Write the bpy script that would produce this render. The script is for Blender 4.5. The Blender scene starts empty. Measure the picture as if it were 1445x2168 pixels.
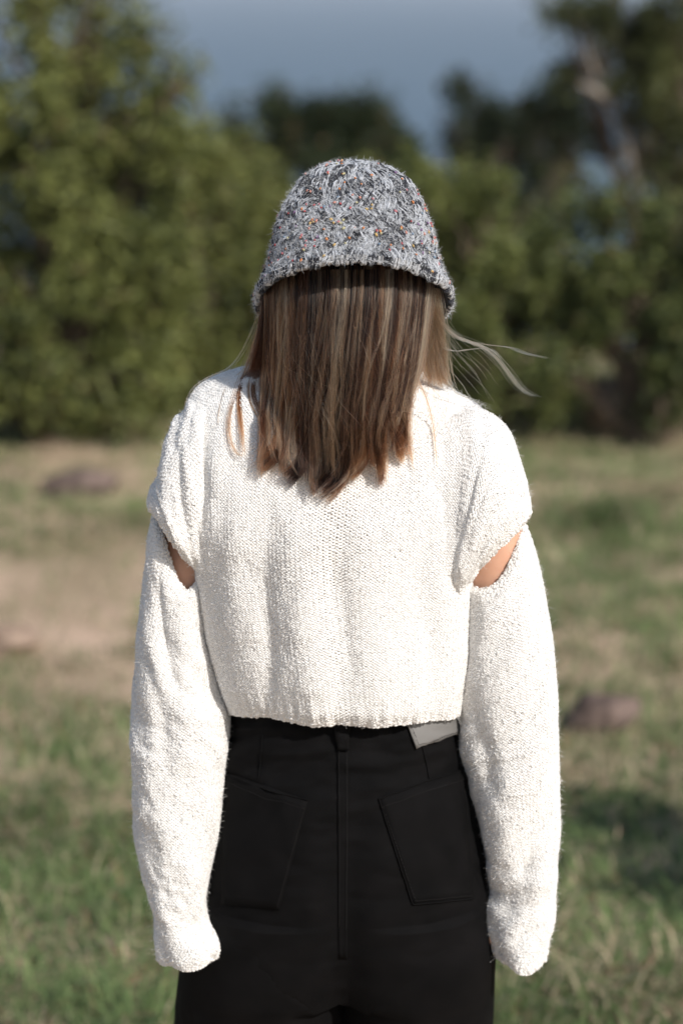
import bpy, math, random
import numpy as np
from mathutils import Vector
from mathutils.bvhtree import BVHTree

rng = np.random.default_rng(7)
random.seed(7)
scene = bpy.context.scene
col = scene.collection
PI = math.pi

# ------------------------------------------------------------------ camera
FPX, W, H = 4540.0, 1445.0, 2168.0            # focal length measured in photograph pixels
CAM = np.array((0.0, -2.5, 1.89)); PITCH = math.radians(14.14)
cam_d = bpy.data.cameras.new('camera'); cam = bpy.data.objects.new('camera', cam_d); col.objects.link(cam)
cam.location = CAM; cam.rotation_euler = (PI / 2 - PITCH, 0, 0)
cam_d.sensor_fit = 'VERTICAL'; cam_d.sensor_height = 36.0; cam_d.lens = FPX / H * 36.0
cam_d.clip_start = 0.05; cam_d.clip_end = 80000
cam_d.dof.use_dof = True; cam_d.dof.focus_distance = 2.46; cam_d.dof.aperture_fstop = 2.6
scene.camera = cam

# ------------------------------------------------------------------ sky and sun
SUN_EL, SUN_AZ = math.radians(40), math.radians(40)      # azimuth to the right, behind the camera
world = bpy.data.worlds.new('World'); scene.world = world; world.use_nodes = True
wn = world.node_tree.nodes; wl = world.node_tree.links
sky = wn.new('ShaderNodeTexSky'); sky.sky_type = 'NISHITA'; sky.sun_disc = False
sky.sun_elevation = SUN_EL; sky.sun_rotation = PI - SUN_AZ; sky.air_density = 1.2; sky.dust_density = 1.5
wl.new(sky.outputs[0], wn['Background'].inputs[0]); wn['Background'].inputs[1].default_value = 0.11
sun_d = bpy.data.lights.new('sun', 'SUN'); sun_d.energy = 4.4; sun_d.angle = math.radians(0.53); sun_d.color = (1.0, 0.955, 0.89)
sun = bpy.data.objects.new('sun', sun_d); col.objects.link(sun)
SUN_DIR = Vector((math.sin(SUN_AZ) * math.cos(SUN_EL), -math.cos(SUN_AZ) * math.cos(SUN_EL), math.sin(SUN_EL)))
sun.rotation_euler = SUN_DIR.to_track_quat('Z', 'Y').to_euler(); sun.location = (6, -8, 9)
scene.view_settings.view_transform = 'Standard'; scene.view_settings.look = 'None'
scene.view_settings.exposure = 0.0; scene.view_settings.gamma = 1.0
scene.render.engine = 'CYCLES'
scene.cycles.use_denoising = True
scene.cycles.max_bounces = 8; scene.cycles.diffuse_bounces = 4; scene.cycles.glossy_bounces = 3
scene.cycles.transmission_bounces = 6; scene.cycles.transparent_max_bounces = 6
scene.cycles_curves.shape = 'THICK' if False else 'RIBBONS'
scene.cycles_curves.subdivisions = 2

# ------------------------------------------------------------------ helpers
FWD = np.array((0, math.cos(PITCH), -math.sin(PITCH))); UPV = np.array((0, math.sin(PITCH), math.cos(PITCH))); RGT = np.array((1.0, 0, 0))
def at(u, v, Y):
    """the point at depth Y (metres beyond the person) that was measured at (u, v) in the photograph"""
    d = FWD + RGT * (u - W / 2) / FPX - UPV * (v - H / 2) / FPX
    return CAM + d * ((Y - CAM[1]) / d[1])

def tag(o, label=None, cat=None, group=None, kind=None):
    for k, x in (('label', label), ('category', cat), ('group', group), ('kind', kind)):
        if x: o[k] = x
    return o

def link(o, parent=None):
    col.objects.link(o)
    if parent is not None: o.parent = parent
    return o

def empty(name, loc=(0, 0, 0)):
    o = bpy.data.objects.new(name, None); o.location = loc; o.empty_display_size = 0.1
    return link(o)

def npmesh(name, V, F, mat=None, parent=None, smooth=True, colors=None):
    """one mesh object from vertex and face arrays; F is a list of (m, k) index arrays"""
    V = np.asarray(V, dtype=np.float32)
    if not isinstance(F, list): F = [F]
    me = bpy.data.meshes.new(name)
    me.vertices.add(len(V)); me.vertices.foreach_set('co', V.ravel())
    loops = np.concatenate([f.ravel() for f in F]).astype(np.int32)
    tot = np.concatenate([np.full(len(f), f.shape[1], np.int32) for f in F])
    st = np.concatenate([[0], np.cumsum(tot)[:-1]]).astype(np.int32)
    me.loops.add(len(loops)); me.loops.foreach_set('vertex_index', loops)
    me.polygons.add(len(tot)); me.polygons.foreach_set('loop_start', st)
    me.update(calc_edges=True); me.validate()
    if smooth: me.polygons.foreach_set('use_smooth', np.ones(len(me.polygons), bool))
    if colors is not None:
        ca = me.color_attributes.new('tint', 'FLOAT_COLOR', 'POINT')
        c = np.ones((len(V), 4), np.float32); c[:, :3] = colors; ca.data.foreach_set('color', c.ravel())
    o = bpy.data.objects.new(name, me)
    if mat: me.materials.append(mat)
    return link(o, parent)

def curves(name, P, R, mat, parent, colors=None):
    """P (n, k, 3) strands, R (n, k) radii, colors (n, 3) per strand"""
    n, k = P.shape[:2]
    cd = bpy.data.hair_curves.new(name); cd.add_curves([k] * n)
    cd.attributes['position'].data.foreach_set('vector', P.astype(np.float32).ravel())
    ra = cd.attributes.get('radius') or cd.attributes.new('radius', 'FLOAT', 'POINT')
    ra.data.foreach_set('value', np.broadcast_to(R, (n, k)).astype(np.float32).ravel())
    if colors is not None:
        if colors.ndim == 2: colors = np.repeat(colors[:, None], k, 1)
        ca = cd.attributes.new('tint', 'FLOAT_COLOR', 'POINT')
        c = np.ones((n * k, 4), np.float32); c[:, :3] = colors.reshape(-1, 3)
        ca.data.foreach_set('color', c.ravel())
    cd.materials.append(mat)
    return link(bpy.data.objects.new(name, cd), parent)

def material(name, color=(.5, .5, .5), rough=.8, spec=.3, sheen=0.0):
    m = bpy.data.materials.new(name); m.use_nodes = True
    b = m.node_tree.nodes['Principled BSDF']
    b.inputs['Base Color'].default_value = (*color, 1); b.inputs['Roughness'].default_value = rough
    b.inputs['Specular IOR Level'].default_value = spec; b.inputs['Sheen Weight'].default_value = sheen
    return m, m.node_tree.nodes, m.node_tree.links, b

def noise_np(p, seed=0, octaves=3, scale=1.0):
    """smooth value noise on (..., 2) or (..., 3) points, about -1..1"""
    p = np.asarray(p, float) * scale; out = np.zeros(p.shape[:-1]); amp = 1.0; tot = 0
    for o in range(octaves):
        q = p * (2 ** o) + 17.3 * o + seed * 7.77
        i = np.floor(q).astype(np.int64); f = q - i; f = f * f * (3 - 2 * f); d = p.shape[-1]
        acc = np.zeros(p.shape[:-1])
        for c in range(2 ** d):
            w = np.ones(p.shape[:-1]); h = np.full(p.shape[:-1], seed * 1013 + 12345, np.int64)
            for a in range(d):
                bit = (c >> a) & 1
                w = w * (f[..., a] if bit else 1 - f[..., a])
                h = (h * 374761393 + (i[..., a] + bit) * 668265263) & 0x7fffffff
            h = ((h ^ (h >> 13)) * 1274126177) & 0x7fffffff
            acc += w * ((h & 0xffff) / 32767.5 - 1)
        out += acc * amp; tot += amp; amp *= .5
    return out / tot

def sstep(a, b, x):
    t = np.clip((x - a) / (b - a), 0, 1); return t * t * (3 - 2 * t)

# ------------------------------------------------------------------ lofted cloth
class Loft:
    def __init__(s, rings, rows):
        K = np.array(rings); nk = len(K)                       # (nk, N, 3)
        L = np.linalg.norm(np.diff(K, axis=0), axis=2).mean(1); t = np.concatenate([[0], np.cumsum(L)]); t /= t[-1]
        x = np.linspace(0, 1, rows); i = np.clip(np.searchsorted(t, x, side='right') - 1, 0, nk - 2)
        h = (t[i + 1] - t[i])[:, None, None]; f = ((x - t[i]) / (t[i + 1] - t[i]))[:, None, None]
        m = np.empty_like(K)
        m[1:-1] = (K[2:] - K[:-2]) / (t[2:] - t[:-2])[:, None, None]
        m[0] = (K[1] - K[0]) / (t[1] - t[0]); m[-1] = (K[-1] - K[-2]) / (t[-1] - t[-2])
        f2, f3 = f * f, f * f * f
        s.G = (2*f3-3*f2+1)*K[i] + (f3-2*f2+f)*h*m[i] + (-2*f3+3*f2)*K[i+1] + (f3-f2)*h*m[i+1]
        s.M, s.N = s.G.shape[:2]; s.normals()
    def normals(s):
        du = np.roll(s.G, -1, 1) - np.roll(s.G, 1, 1); dv = np.gradient(s.G, axis=0)
        n = np.cross(du, dv); n /= np.linalg.norm(n, axis=2, keepdims=True) + 1e-12
        c = s.G.mean(1, keepdims=True)
        if ((s.G - c) * n).sum() < 0: n = -n
        s.Nn = n
    def displace(s, d):
        s.G = s.G + s.Nn * d[..., None]; s.normals()
    def ev(s, r, c):
        """surface point and normal at fractional row r and column c"""
        r = np.clip(r, 0, s.M - 1.001); c = np.mod(c, s.N)
        i = r.astype(int); j = c.astype(int) % s.N; fr = (r - i)[..., None]; fc = (c - np.floor(c))[..., None]; j2 = (j + 1) % s.N
        def b(A): return (A[i, j]*(1-fc) + A[i, j2]*fc)*(1-fr) + (A[i+1, j]*(1-fc) + A[i+1, j2]*fc)*fr
        return b(s.G), b(s.Nn)
    def faces(s, cap=False):
        i, j = np.meshgrid(np.arange(s.M - 1), np.arange(s.N), indexing='ij'); j2 = (j + 1) % s.N
        return np.stack([i*s.N+j, i*s.N+j2, (i+1)*s.N+j2, (i+1)*s.N+j], -1).reshape(-1, 4)
    def mesh(s, name, mat, parent, inset=0.0, solid=0.0):
        o = npmesh(name, (s.G - s.Nn * inset).reshape(-1, 3), s.faces(), mat, parent)
        if solid:
            md = o.modifiers.new('thickness', 'SOLIDIFY'); md.thickness = solid; md.offset = 0
        return o
    def bvh(s):
        return BVHTree.FromPolygons([tuple(p) for p in s.G.reshape(-1, 3)], [tuple(map(int, f)) for f in s.faces()])
    def length(s, colm):
        return np.linalg.norm(np.diff(s.G[:, colm], axis=0), axis=1).sum()

NC = 128
TH = np.linspace(0, 2 * PI, NC, endpoint=False)
def ring(uL, vL, uR, vR, Y, b, e=2.2, ez=0.0, sag=0.0, lift=0.0, YR=None, sc=PI / 2, sw=.75):
    """oval ring through the left and right edge points; TH = 0 right, pi/2 towards the camera"""
    P0, P1 = at(uL, vL, Y), at(uR, vR, Y if YR is None else YR); c = (P0 + P1) / 2; ex = (P1 - P0) / 2
    cs, sn = np.cos(TH), np.sin(TH); k = 2 / e
    C = np.sign(cs) * np.abs(cs) ** k; S = np.sign(sn) * np.abs(sn) ** k
    p = c + ex * C[:, None] + np.array((0, -1, ez)) * b * S[:, None]
    p[:, 2] -= sag * np.exp(-((TH - sc) / sw) ** 2)
    p[:, 2] += lift * sn
    return p

# ------------------------------------------------------------------ materials
M = {}
def knit_mat():
    m, n, l, b = material('cream_wool', (.80, .77, .72), .9, .1, .1)
    tx = n.new('ShaderNodeTexNoise'); tx.inputs['Scale'].default_value = 260; tx.inputs['Detail'].default_value = 2
    tc = n.new('ShaderNodeTexCoord'); l.new(tc.outputs['Object'], tx.inputs['Vector'])
    r = n.new('ShaderNodeValToRGB'); r.color_ramp.elements[0].color = (.705, .688, .668, 1); r.color_ramp.elements[1].color = (.825, .815, .80, 1)
    r.color_ramp.elements[0].position = .3; r.color_ramp.elements[1].position = .65
    l.new(tx.outputs[0], r.inputs[0]); l.new(r.outputs[0], b.inputs['Base Color'])
    b.inputs['Sheen Roughness'].default_value = .5
    return m
M['wool'] = knit_mat()
M['wool_under'] = material('wool_gap_shade', (.50, .45, .40), .95, .1)[0]  # layer under the yarn, shade of the stitch gaps put into its darker colour
def denim_mat():
    m, n, l, b = material('black_denim', (.010, .0095, .010), .85, .12, 0)
    tc = n.new('ShaderNodeTexCoord')
    mp = n.new('ShaderNodeMapping'); mp.inputs['Rotation'].default_value = (0, .7, 0); l.new(tc.outputs['Object'], mp.inputs[0])
    wv = n.new('ShaderNodeTexWave'); wv.inputs['Scale'].default_value = 420; wv.inputs['Distortion'].default_value = 2; l.new(mp.outputs[0], wv.inputs[0])
    tx = n.new('ShaderNodeTexNoise'); tx.inputs['Scale'].default_value = 25; tx.inputs['Detail'].default_value = 6; l.new(tc.outputs['Object'], tx.inputs[0])
    r = n.new('ShaderNodeValToRGB'); r.color_ramp.elements[0].position = .3; r.color_ramp.elements[1].position = .7; r.color_ramp.elements[0].color = (.0012, .0012, .0014, 1); r.color_ramp.elements[1].color = (.0040, .0036, .0039, 1)
    l.new(tx.outputs[0], r.inputs[0]); l.new(r.outputs[0], b.inputs['Base Color'])
    bp = n.new('ShaderNodeBump'); bp.inputs['Strength'].default_value = .25; bp.inputs['Distance'].default_value = .0006
    l.new(wv.outputs[0], bp.inputs['Height']); l.new(bp.outputs[0], b.inputs['Normal'])
    return m
M['denim'] = denim_mat()
M['thread'] = material('black_thread', (.016, .015, .015), .8, .15)[0]
def patch_mat():
    m, n, l, b = material('grey_leather', (.17, .165, .16), .5, .4)
    tx = n.new('ShaderNodeTexNoise'); tx.inputs['Scale'].default_value = 700; tc = n.new('ShaderNodeTexCoord'); l.new(tc.outputs['Object'], tx.inputs[0])
    bp = n.new('ShaderNodeBump'); bp.inputs['Strength'].default_value = .2; bp.inputs['Distance'].default_value = .0005
    l.new(tx.outputs[0], bp.inputs['Height']); l.new(bp.outputs[0], b.inputs['Normal'])
    return m
M['patch'] = patch_mat()
def skin_mat():
    m, n, l, b = material('skin', (.62, .36, .25), .5, .35)
    b.inputs['Subsurface Weight'].default_value = .15; b.inputs['Subsurface Radius'].default_value = (.01, .004, .002); b.inputs['Subsurface Scale'].default_value = .6
    tx = n.new('ShaderNodeTexNoise'); tx.inputs['Scale'].default_value = 60; tc = n.new('ShaderNodeTexCoord'); l.new(tc.outputs['Object'], tx.inputs[0])
    r = n.new('ShaderNodeValToRGB'); r.color_ramp.elements[0].color = (.56, .30, .20, 1); r.color_ramp.elements[1].color = (.66, .39, .275, 1)
    l.new(tx.outputs[0], r.inputs[0]); l.new(r.outputs[0], b.inputs['Base Color'])
    return m
M['skin'] = skin_mat()
def tint_mat(name, rough, spec, sheen=0, translucent=0):
    m, n, l, b = material(name, (.5, .5, .5), rough, spec, sheen)
    a = n.new('ShaderNodeAttribute'); a.attribute_name = 'tint'; l.new(a.outputs['Color'], b.inputs['Base Color'])
    if translucent:
        t = n.new('ShaderNodeBsdfTranslucent'); l.new(a.outputs['Color'], t.inputs[0])
        mx = n.new('ShaderNodeMixShader'); mx.inputs[0].default_value = translucent
        l.new(b.outputs[0], mx.inputs[1]); l.new(t.outputs[0], mx.inputs[2]); l.new(mx.outputs[0], n['Material Output'].inputs[0])
    return m
M['hat_yarn'] = tint_mat('fluffy_grey_yarn', .9, .15, .3)
M['fleck'] = tint_mat('coloured_flecks', .8, .2)
M['hat_base'] = material('dark_knit', (.035, .038, .045), .95, .1)[0]
M['hair_base'] = material('dark_brown_hair_mass', (.022, .012, .008), .6, .3)[0]
def hair_mat():
    m = bpy.data.materials.new('brown_hair'); m.use_nodes = True; n, l = m.node_tree.nodes, m.node_tree.links
    n.remove(n['Principled BSDF'])
    h = n.new('ShaderNodeBsdfHairPrincipled'); h.model = 'CHIANG'; h.parametrization = 'COLOR'
    h.inputs['Roughness'].default_value = .24; h.inputs['Radial Roughness'].default_value = .42; h.inputs['IOR'].default_value = 1.25
    h.inputs['Random Roughness'].default_value = .3
    a = n.new('ShaderNodeAttribute'); a.attribute_name = 'tint'; l.new(a.outputs['Color'], h.inputs['Color'])
    l.new(h.outputs[0], n['Material Output'].inputs[0])
    return m
M['hair'] = hair_mat()
M['grass'] = tint_mat('grass_blades', .6, .25, 0, .12)
M['leaf'] = tint_mat('leaves', .55, .3, 0, .28)
def bark_mat(name, c0, c1):
    m, n, l, b = material(name, c0, .9, .2)
    tx = n.new('ShaderNodeTexNoise'); tx.inputs['Scale'].default_value = 14; tx.inputs['Detail'].default_value = 6; tc = n.new('ShaderNodeTexCoord'); l.new(tc.outputs['Object'], tx.inputs[0])
    r = n.new('ShaderNodeValToRGB'); r.color_ramp.elements[0].color = (*c0, 1); r.color_ramp.elements[1].color = (*c1, 1)
    r.color_ramp.elements[0].position = .35; r.color_ramp.elements[1].position = .65
    l.new(tx.outputs[0], r.inputs[0]); l.new(r.outputs[0], b.inputs['Base Color'])
    bp = n.new('ShaderNodeBump'); bp.inputs['Strength'].default_value = .6; bp.inputs['Distance'].default_value = .02
    l.new(tx.outputs[0], bp.inputs['Height']); l.new(bp.outputs[0], b.inputs['Normal'])
    return m
M['bark'] = bark_mat('brown_bark', (.07, .05, .035), (.16, .12, .09))
M['pale_bark'] = bark_mat('pale_bark', (.18, .155, .13), (.34, .30, .26))
M['rock'] = bark_mat('brown_rock', (.055, .040, .034), (.19, .138, .118))
M['pale_rock'] = bark_mat('tan_rock', (.17, .12, .09), (.34, .25, .19))
M['earth'] = bark_mat('bare_earth', (.28, .19, .13), (.44, .31, .22))
def soil_mat():
    m, n, l, b = material('dry_turf', (.2, .16, .1), .95, .1)
    tc = n.new('ShaderNodeTexCoord')
    a = n.new('ShaderNodeTexNoise'); a.inputs['Scale'].default_value = 1.6; a.inputs['Detail'].default_value = 5; l.new(tc.outputs['Object'], a.inputs[0])
    f = n.new('ShaderNodeTexNoise'); f.inputs['Scale'].default_value = 60; f.inputs['Detail'].default_value = 4; l.new(tc.outputs['Object'], f.inputs[0])
    r = n.new('ShaderNodeValToRGB'); r.color_ramp.elements[0].color = (.30, .24, .15, 1); r.color_ramp.elements[1].color = (.62, .45, .34, 1)
    r.color_ramp.elements[0].position = .35; r.color_ramp.elements[1].position = .62
    l.new(a.outputs[0], r.inputs[0])
    mx = n.new('ShaderNodeMix'); mx.data_type = 'RGBA'; mx.blend_type = 'MULTIPLY'; mx.inputs[0].default_value = .6
    r2 = n.new('ShaderNodeValToRGB'); r2.color_ramp.elements[0].color = (.6, .6, .55, 1); r2.color_ramp.elements[1].color = (1, 1, 1, 1); l.new(f.outputs[0], r2.inputs[0])
    l.new(r.outputs[0], mx.inputs[6]); l.new(r2.outputs[0], mx.inputs[7]); l.new(mx.outputs[2], b.inputs['Base Color'])
    bp = n.new('ShaderNodeBump'); bp.inputs['Strength'].default_value = .7; bp.inputs['Distance'].default_value = .02
    l.new(f.outputs[0], bp.inputs['Height']); l.new(bp.outputs[0], b.inputs['Normal'])
    return m
M['soil'] = soil_mat()
def sea_mat():
    m, n, l, b = material('sea_water', (.050, .092, .145), .38, .5)
    b.inputs['IOR'].default_value = 1.33
    tc = n.new('ShaderNodeTexCoord'); mp = n.new('ShaderNodeMapping'); mp.inputs['Scale'].default_value = (.05, .12, 1); l.new(tc.outputs['Object'], mp.inputs[0])
    tx = n.new('ShaderNodeTexNoise'); tx.inputs['Scale'].default_value = 1; tx.inputs['Detail'].default_value = 5; l.new(mp.outputs[0], tx.inputs[0])
    bp = n.new('ShaderNodeBump'); bp.inputs['Strength'].default_value = .35; bp.inputs['Distance'].default_value = 1.0
    l.new(tx.outputs[0], bp.inputs['Height']); l.new(bp.outputs[0], b.inputs['Normal'])
    return m
M['sea'] = sea_mat()
M['shoe'] = material('white_canvas', (.7, .7, .68), .8, .3)[0]

# ------------------------------------------------------------------ ground and sea
def gz(x, y):
    x, y = np.asarray(x, float), np.asarray(y, float)
    z = .03 * noise_np(np.stack([x, y], -1), 3, 3, .7) * sstep(1.0, 3.0, np.abs(y) + np.abs(x))
    d = np.maximum(0, y - 8.0)
    return z - np.minimum(.45 * d * sstep(0, 4, d), 38.0)
def build_ground():
    ys = np.concatenate([np.linspace(-40, -3, 20), np.linspace(-2.6, 14, 84), np.linspace(15, 110, 40), [200, 400]])
    xs = np.concatenate([np.linspace(-300, -12, 18), np.linspace(-11, 11, 100), np.linspace(12, 300, 18)])
    X, Yg = np.meshgrid(xs, ys); V = np.stack([X, Yg, gz(X, Yg)], -1).reshape(-1, 3)
    i, j = np.meshgrid(np.arange(len(ys) - 1), np.arange(len(xs) - 1), indexing='ij'); n = len(xs)
    F = np.stack([i*n+j, i*n+j+1, (i+1)*n+j+1, (i+1)*n+j], -1).reshape(-1, 4)
    tag(npmesh('ground', V, F, M['soil']), kind='structure')
    s = 40000.0
    tag(npmesh('sea', [(-s, 60, -35), (s, 60, -35), (s, s, -35), (-s, s, -35)], np.array([[0, 1, 2, 3]]), M['sea']), kind='structure')
build_ground()

def ground_at(u, v):
    """ground position below a photograph pixel"""
    d = FWD + RGT * (u - W / 2) / FPX - UPV * (v - H / 2) / FPX
    return CAM + d * (-CAM[2] / d[2])

def build_haze():
    x, y0, y1, z0, z1 = 41000.0, -60.0, 41000.0, -40.0, 8.0
    V = [(sx * x, yy, zz) for zz in (z0, z1) for sx, yy in ((-1, y0), (1, y0), (1, y1), (-1, y1))]
    F = np.array([(3, 2, 1, 0), (4, 5, 6, 7), (0, 1, 5, 4), (1, 2, 6, 5), (2, 3, 7, 6), (3, 0, 4, 7)])
    m = bpy.data.materials.new('sea_haze'); m.use_nodes = True; n = m.node_tree.nodes; n.remove(n['Principled BSDF'])
    v = n.new('ShaderNodeVolumePrincipled'); v.inputs['Color'].default_value = (.74, .83, .96, 1); v.inputs['Density'].default_value = .00030
    m.node_tree.links.new(v.outputs[0], n['Material Output'].inputs['Volume'])
    tag(npmesh('haze', V, F, m, smooth=False), kind='stuff')
build_haze()

# ------------------------------------------------------------------ trees
def tubes(paths, sides=7):
    """tapered tubes along 3-D paths: list of (points (k, 3), radii (k,)) -> V, F"""
    Vs, Fs, off = [], [], 0
    for P, R in paths:
        P = np.asarray(P, float); R = np.asarray(R, float); k = len(P)
        T = np.gradient(P, axis=0); T /= np.linalg.norm(T, axis=1, keepdims=True) + 1e-9
        ref = np.array((.31, .95, .05)) if abs(T[0][1]) < .8 else np.array((1.0, 0, .1))
        A = np.cross(T, ref); A /= np.linalg.norm(A, axis=1, keepdims=True) + 1e-9; B = np.cross(T, A)
        a = np.linspace(0, 2 * PI, sides, endpoint=False)
        V = P[:, None] + (A[:, None] * np.cos(a)[None, :, None] + B[:, None] * np.sin(a)[None, :, None]) * R[:, None, None]
        i, j = np.meshgrid(np.arange(k - 1), np.arange(sides), indexing='ij'); j2 = (j + 1) % sides
        Fs.append(np.stack([i*sides+j, i*sides+j2, (i+1)*sides+j2, (i+1)*sides+j], -1).reshape(-1, 4) + off)
        Vs.append(V.reshape(-1, 3)); off += k * sides
    return np.concatenate(Vs), np.concatenate(Fs)

def leaf_quads(C, size, droop, r):
    n = len(C)
    d = r.normal(size=(n, 3)); d[:, 2] = d[:, 2] * .7 - droop; d /= np.linalg.norm(d, axis=1, keepdims=True)
    s = np.cross(d, r.normal(size=(n, 3))); s /= np.linalg.norm(s, axis=1, keepdims=True) + 1e-9
    nn = np.cross(d, s)
    L = size * r.uniform(.6, 1.3, n)[:, None]; Wd = L * r.uniform(.28, .42, n)[:, None]
    tip = C + d * L; mid = C + d * L * .45 + nn * L * .06
    V = np.stack([C, mid + s * Wd * .5, tip, mid - s * Wd * .5], 1).reshape(-1, 3)
    F = np.arange(4 * n).reshape(n, 4)
    return V, F

def tree(name, label, cat, base_uv_y, clumps, c0, c1, leaf=.06, dens=9000, sub=.11, droop=.35, bark='bark', limbs=True, trunk_r=.05, seed=1, group=None, extra=None, depth=.8, loose=0.0):
    r = np.random.default_rng(seed)
    u, Y = base_uv_y; b = at(u, 900, Y); b[2] = float(gz(b[0], Y))
    root = empty(name, tuple(b)); tag(root, label, cat, group)
    Vs, Fs, Cs, off = [], [], [], 0; paths = []
    top = None
    for (cu, cv, ru, rv, dy) in clumps:
        c = at(cu, cv, Y + dy); k = FPX / (Y + dy + 2.5) * 1.0
        rx, rz = ru / k, rv / k; ry = max(rx, min(rz, rx * 1.4)) * depth
        n = int(dens * PI * rx * rz)
        ns = max(6, int(PI * rx * rz / (sub * sub * 1.7)))
        q = r.normal(size=(ns, 3)); q /= np.linalg.norm(q, axis=1, keepdims=True); q *= r.uniform(.25, 1, (ns, 1)) ** .45
        q *= 1 + .14 * noise_np(q * 1.0, seed, 2, 2.2)[:, None]
        S = c + q * (rx, ry, rz)
        wgt = r.uniform(.3, 1.5, ns) ** 1.5; pick = r.choice(ns, n, p=wgt / wgt.sum())
        rad = sub * r.uniform(.5, 1.25, ns)
        C = S[pick] + r.normal(size=(n, 3)) * (rad[pick] * .5)[:, None] * (1, 1, 1.15)
        C = C[C[:, 2] > gz(C[:, 0], C[:, 1]) + .03]
        V, F = leaf_quads(C, leaf, droop, r); nL = len(C)
        g = np.clip(.5 + .28 * r.normal(size=nL) + .35 * noise_np(C, seed + 5, 2, 3.0), 0, 1)[:, None]
        cc = np.array(c0) * (1 - g) + np.array(c1) * g
        dry = r.random(nL) < .03; cc[dry] = (.15, .10, .05)
        Vs.append(V); Fs.append(F + off); Cs.append(np.repeat(cc, 4, 0)); off += len(V)
        m = b + (c - b) * np.array((.35, .4, .55)) + r.normal(size=3) * .05
        q0 = b + np.array((r.normal() * .03, r.normal() * .03, -.05)); t = np.linspace(0, 1, 9)[:, None]
        P = (1-t)**2 * q0 + 2*(1-t)*t * m + t**2 * c; P += r.normal(size=P.shape) * .012
        paths.append((P, np.linspace(trunk_r, trunk_r * .22, 9)))
        for _ in range(7):
            e = c + r.normal(size=3) * (rx, ry, rz) * .55; P2 = P[5] * (1 - t) + e * t; P2[:, 2] += .06 * np.sin(t[:, 0] * PI); P2 += r.normal(size=P2.shape) * .01
            paths.append((P2, np.linspace(trunk_r * .33, trunk_r * .06, 9)))
    V, F = tubes(paths)
    inv = -np.array(b)
    npmesh('trunk', V + inv, F, M[bark], root)
    if extra:
        for q in extra:
            V, F = tubes([q]); npmesh('branch', V + inv, F, M['pale_bark'], root)
    npmesh('crown', np.concatenate(Vs) + inv, np.concatenate(Fs), M['leaf'], root, smooth=False, colors=np.concatenate(Cs))
    return root

OL0, OL1 = (.040, .056, .018), (.265, .285, .086)
tree('leafy_tree', 'tall olive green leafy tree behind the long purplish rock', 'tree', (120, 6.4),
     [(70, 250, 150, 260, 0), (190, 420, 150, 210, -.1), (262, 190, 105, 130, .1), (335, 300, 100, 160, 0), (375, 170, 40, 60, 0), (120, 640, 190, 190, -.2), (60, 810, 130, 90, -.3), (240, 800, 150, 95, -.25), (330, 600, 110, 170, 0), (60, 330, 150, 200, .6), (90, 640, 200, 200, .7), (280, 600, 160, 220, .7), (90, -90, 170, 160, .1), (200, 40, 60, 110, .1), (-170, 420, 190, 330, 0), (-180, 800, 190, 110, -.2)],
     OL0, OL1, leaf=.05, seed=11, droop=.6, dens=11500)
tree('round_shrub', 'yellowish olive shrub filling the gap between the tall leafy tree and the hedge', 'shrub', (470, 6.9),
     [(450, 560, 120, 230, 0), (480, 400, 80, 120, .2), (520, 700, 130, 170, -.1), (420, 790, 110, 85, -.3), (610, 760, 120, 110, 0), (720, 560, 170, 200, .4), (760, 760, 120, 100, .2), (430, 420, 110, 170, .6), (500, 560, 160, 260, .8), (400, 640, 120, 220, .6)],
     (.042, .056, .018), (.275, .29, .087), leaf=.048, seed=12, droop=.4, dens=12000)
tree('dark_tree', 'dark rounded tree rising beyond the shrubs against the pale water', 'tree', (680, 14.0),
     [(572, 245, 46, 58, 0), (660, 282, 74, 76, 0), (740, 282, 74, 78, 0), (790, 350, 70, 70, 0), (640, 400, 170, 90, -.4), (540, 380, 70, 90, 0), (860, 400, 90, 70, 0), (640, 560, 150, 150, 0), (520, 320, 50, 70, 0), (700, 272, 90, 50, 0), (590, 262, 60, 50, 0), (765, 275, 62, 50, 0), (800, 290, 55, 80, 0), (830, 360, 60, 60, 0)],
     (.014, .024, .009), (.050, .068, .022), leaf=.07, seed=13, dens=9000, sub=.16)
tree('dense_shrub', 'dense green shrub beside the dirt patch, pale sprigs along its top', 'shrub', (1010, 6.3),
     [(1000, 470, 110, 130, 0), (930, 610, 110, 190, .1), (1090, 530, 110, 170, 0), (1060, 720, 130, 150, -.2), (950, 800, 110, 105, -.2), (1110, 840, 110, 70, -.3), (890, 440, 70, 100, .3), (1000, 560, 170, 180, .8), (1130, 700, 150, 180, .8)],
     (.036, .052, .017), (.235, .26, .079), leaf=.047, seed=14, dens=12000)
tree('spreading_shrub', 'dark green shrub under the pale barked tree, arching over a dirt patch', 'shrub', (1370, 6.2),
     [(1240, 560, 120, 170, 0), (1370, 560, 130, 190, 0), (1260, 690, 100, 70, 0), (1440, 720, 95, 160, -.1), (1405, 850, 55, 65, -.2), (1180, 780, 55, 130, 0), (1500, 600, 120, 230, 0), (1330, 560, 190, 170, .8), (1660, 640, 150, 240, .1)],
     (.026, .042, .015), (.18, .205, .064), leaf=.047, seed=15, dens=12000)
tree('gnarled_tree', 'small dark tree with a bumpy crown and see-through gaps beyond the hedge', 'tree', (1090, 15.0),
     [(1000, 240, 68, 62, 0), (1070, 262, 80, 55, 0), (1145, 250, 80, 58, 0), (1040, 300, 80, 45, .3), (1210, 260, 55, 45, 0), (1195, 175, 40, 50, 0), (1160, 310, 50, 40, 0), (985, 300, 50, 45, 0), (1080, 420, 150, 100, 0)],
     (.014, .022, .010), (.042, .056, .021), leaf=.07, seed=16, dens=8000, sub=.15)
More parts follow.
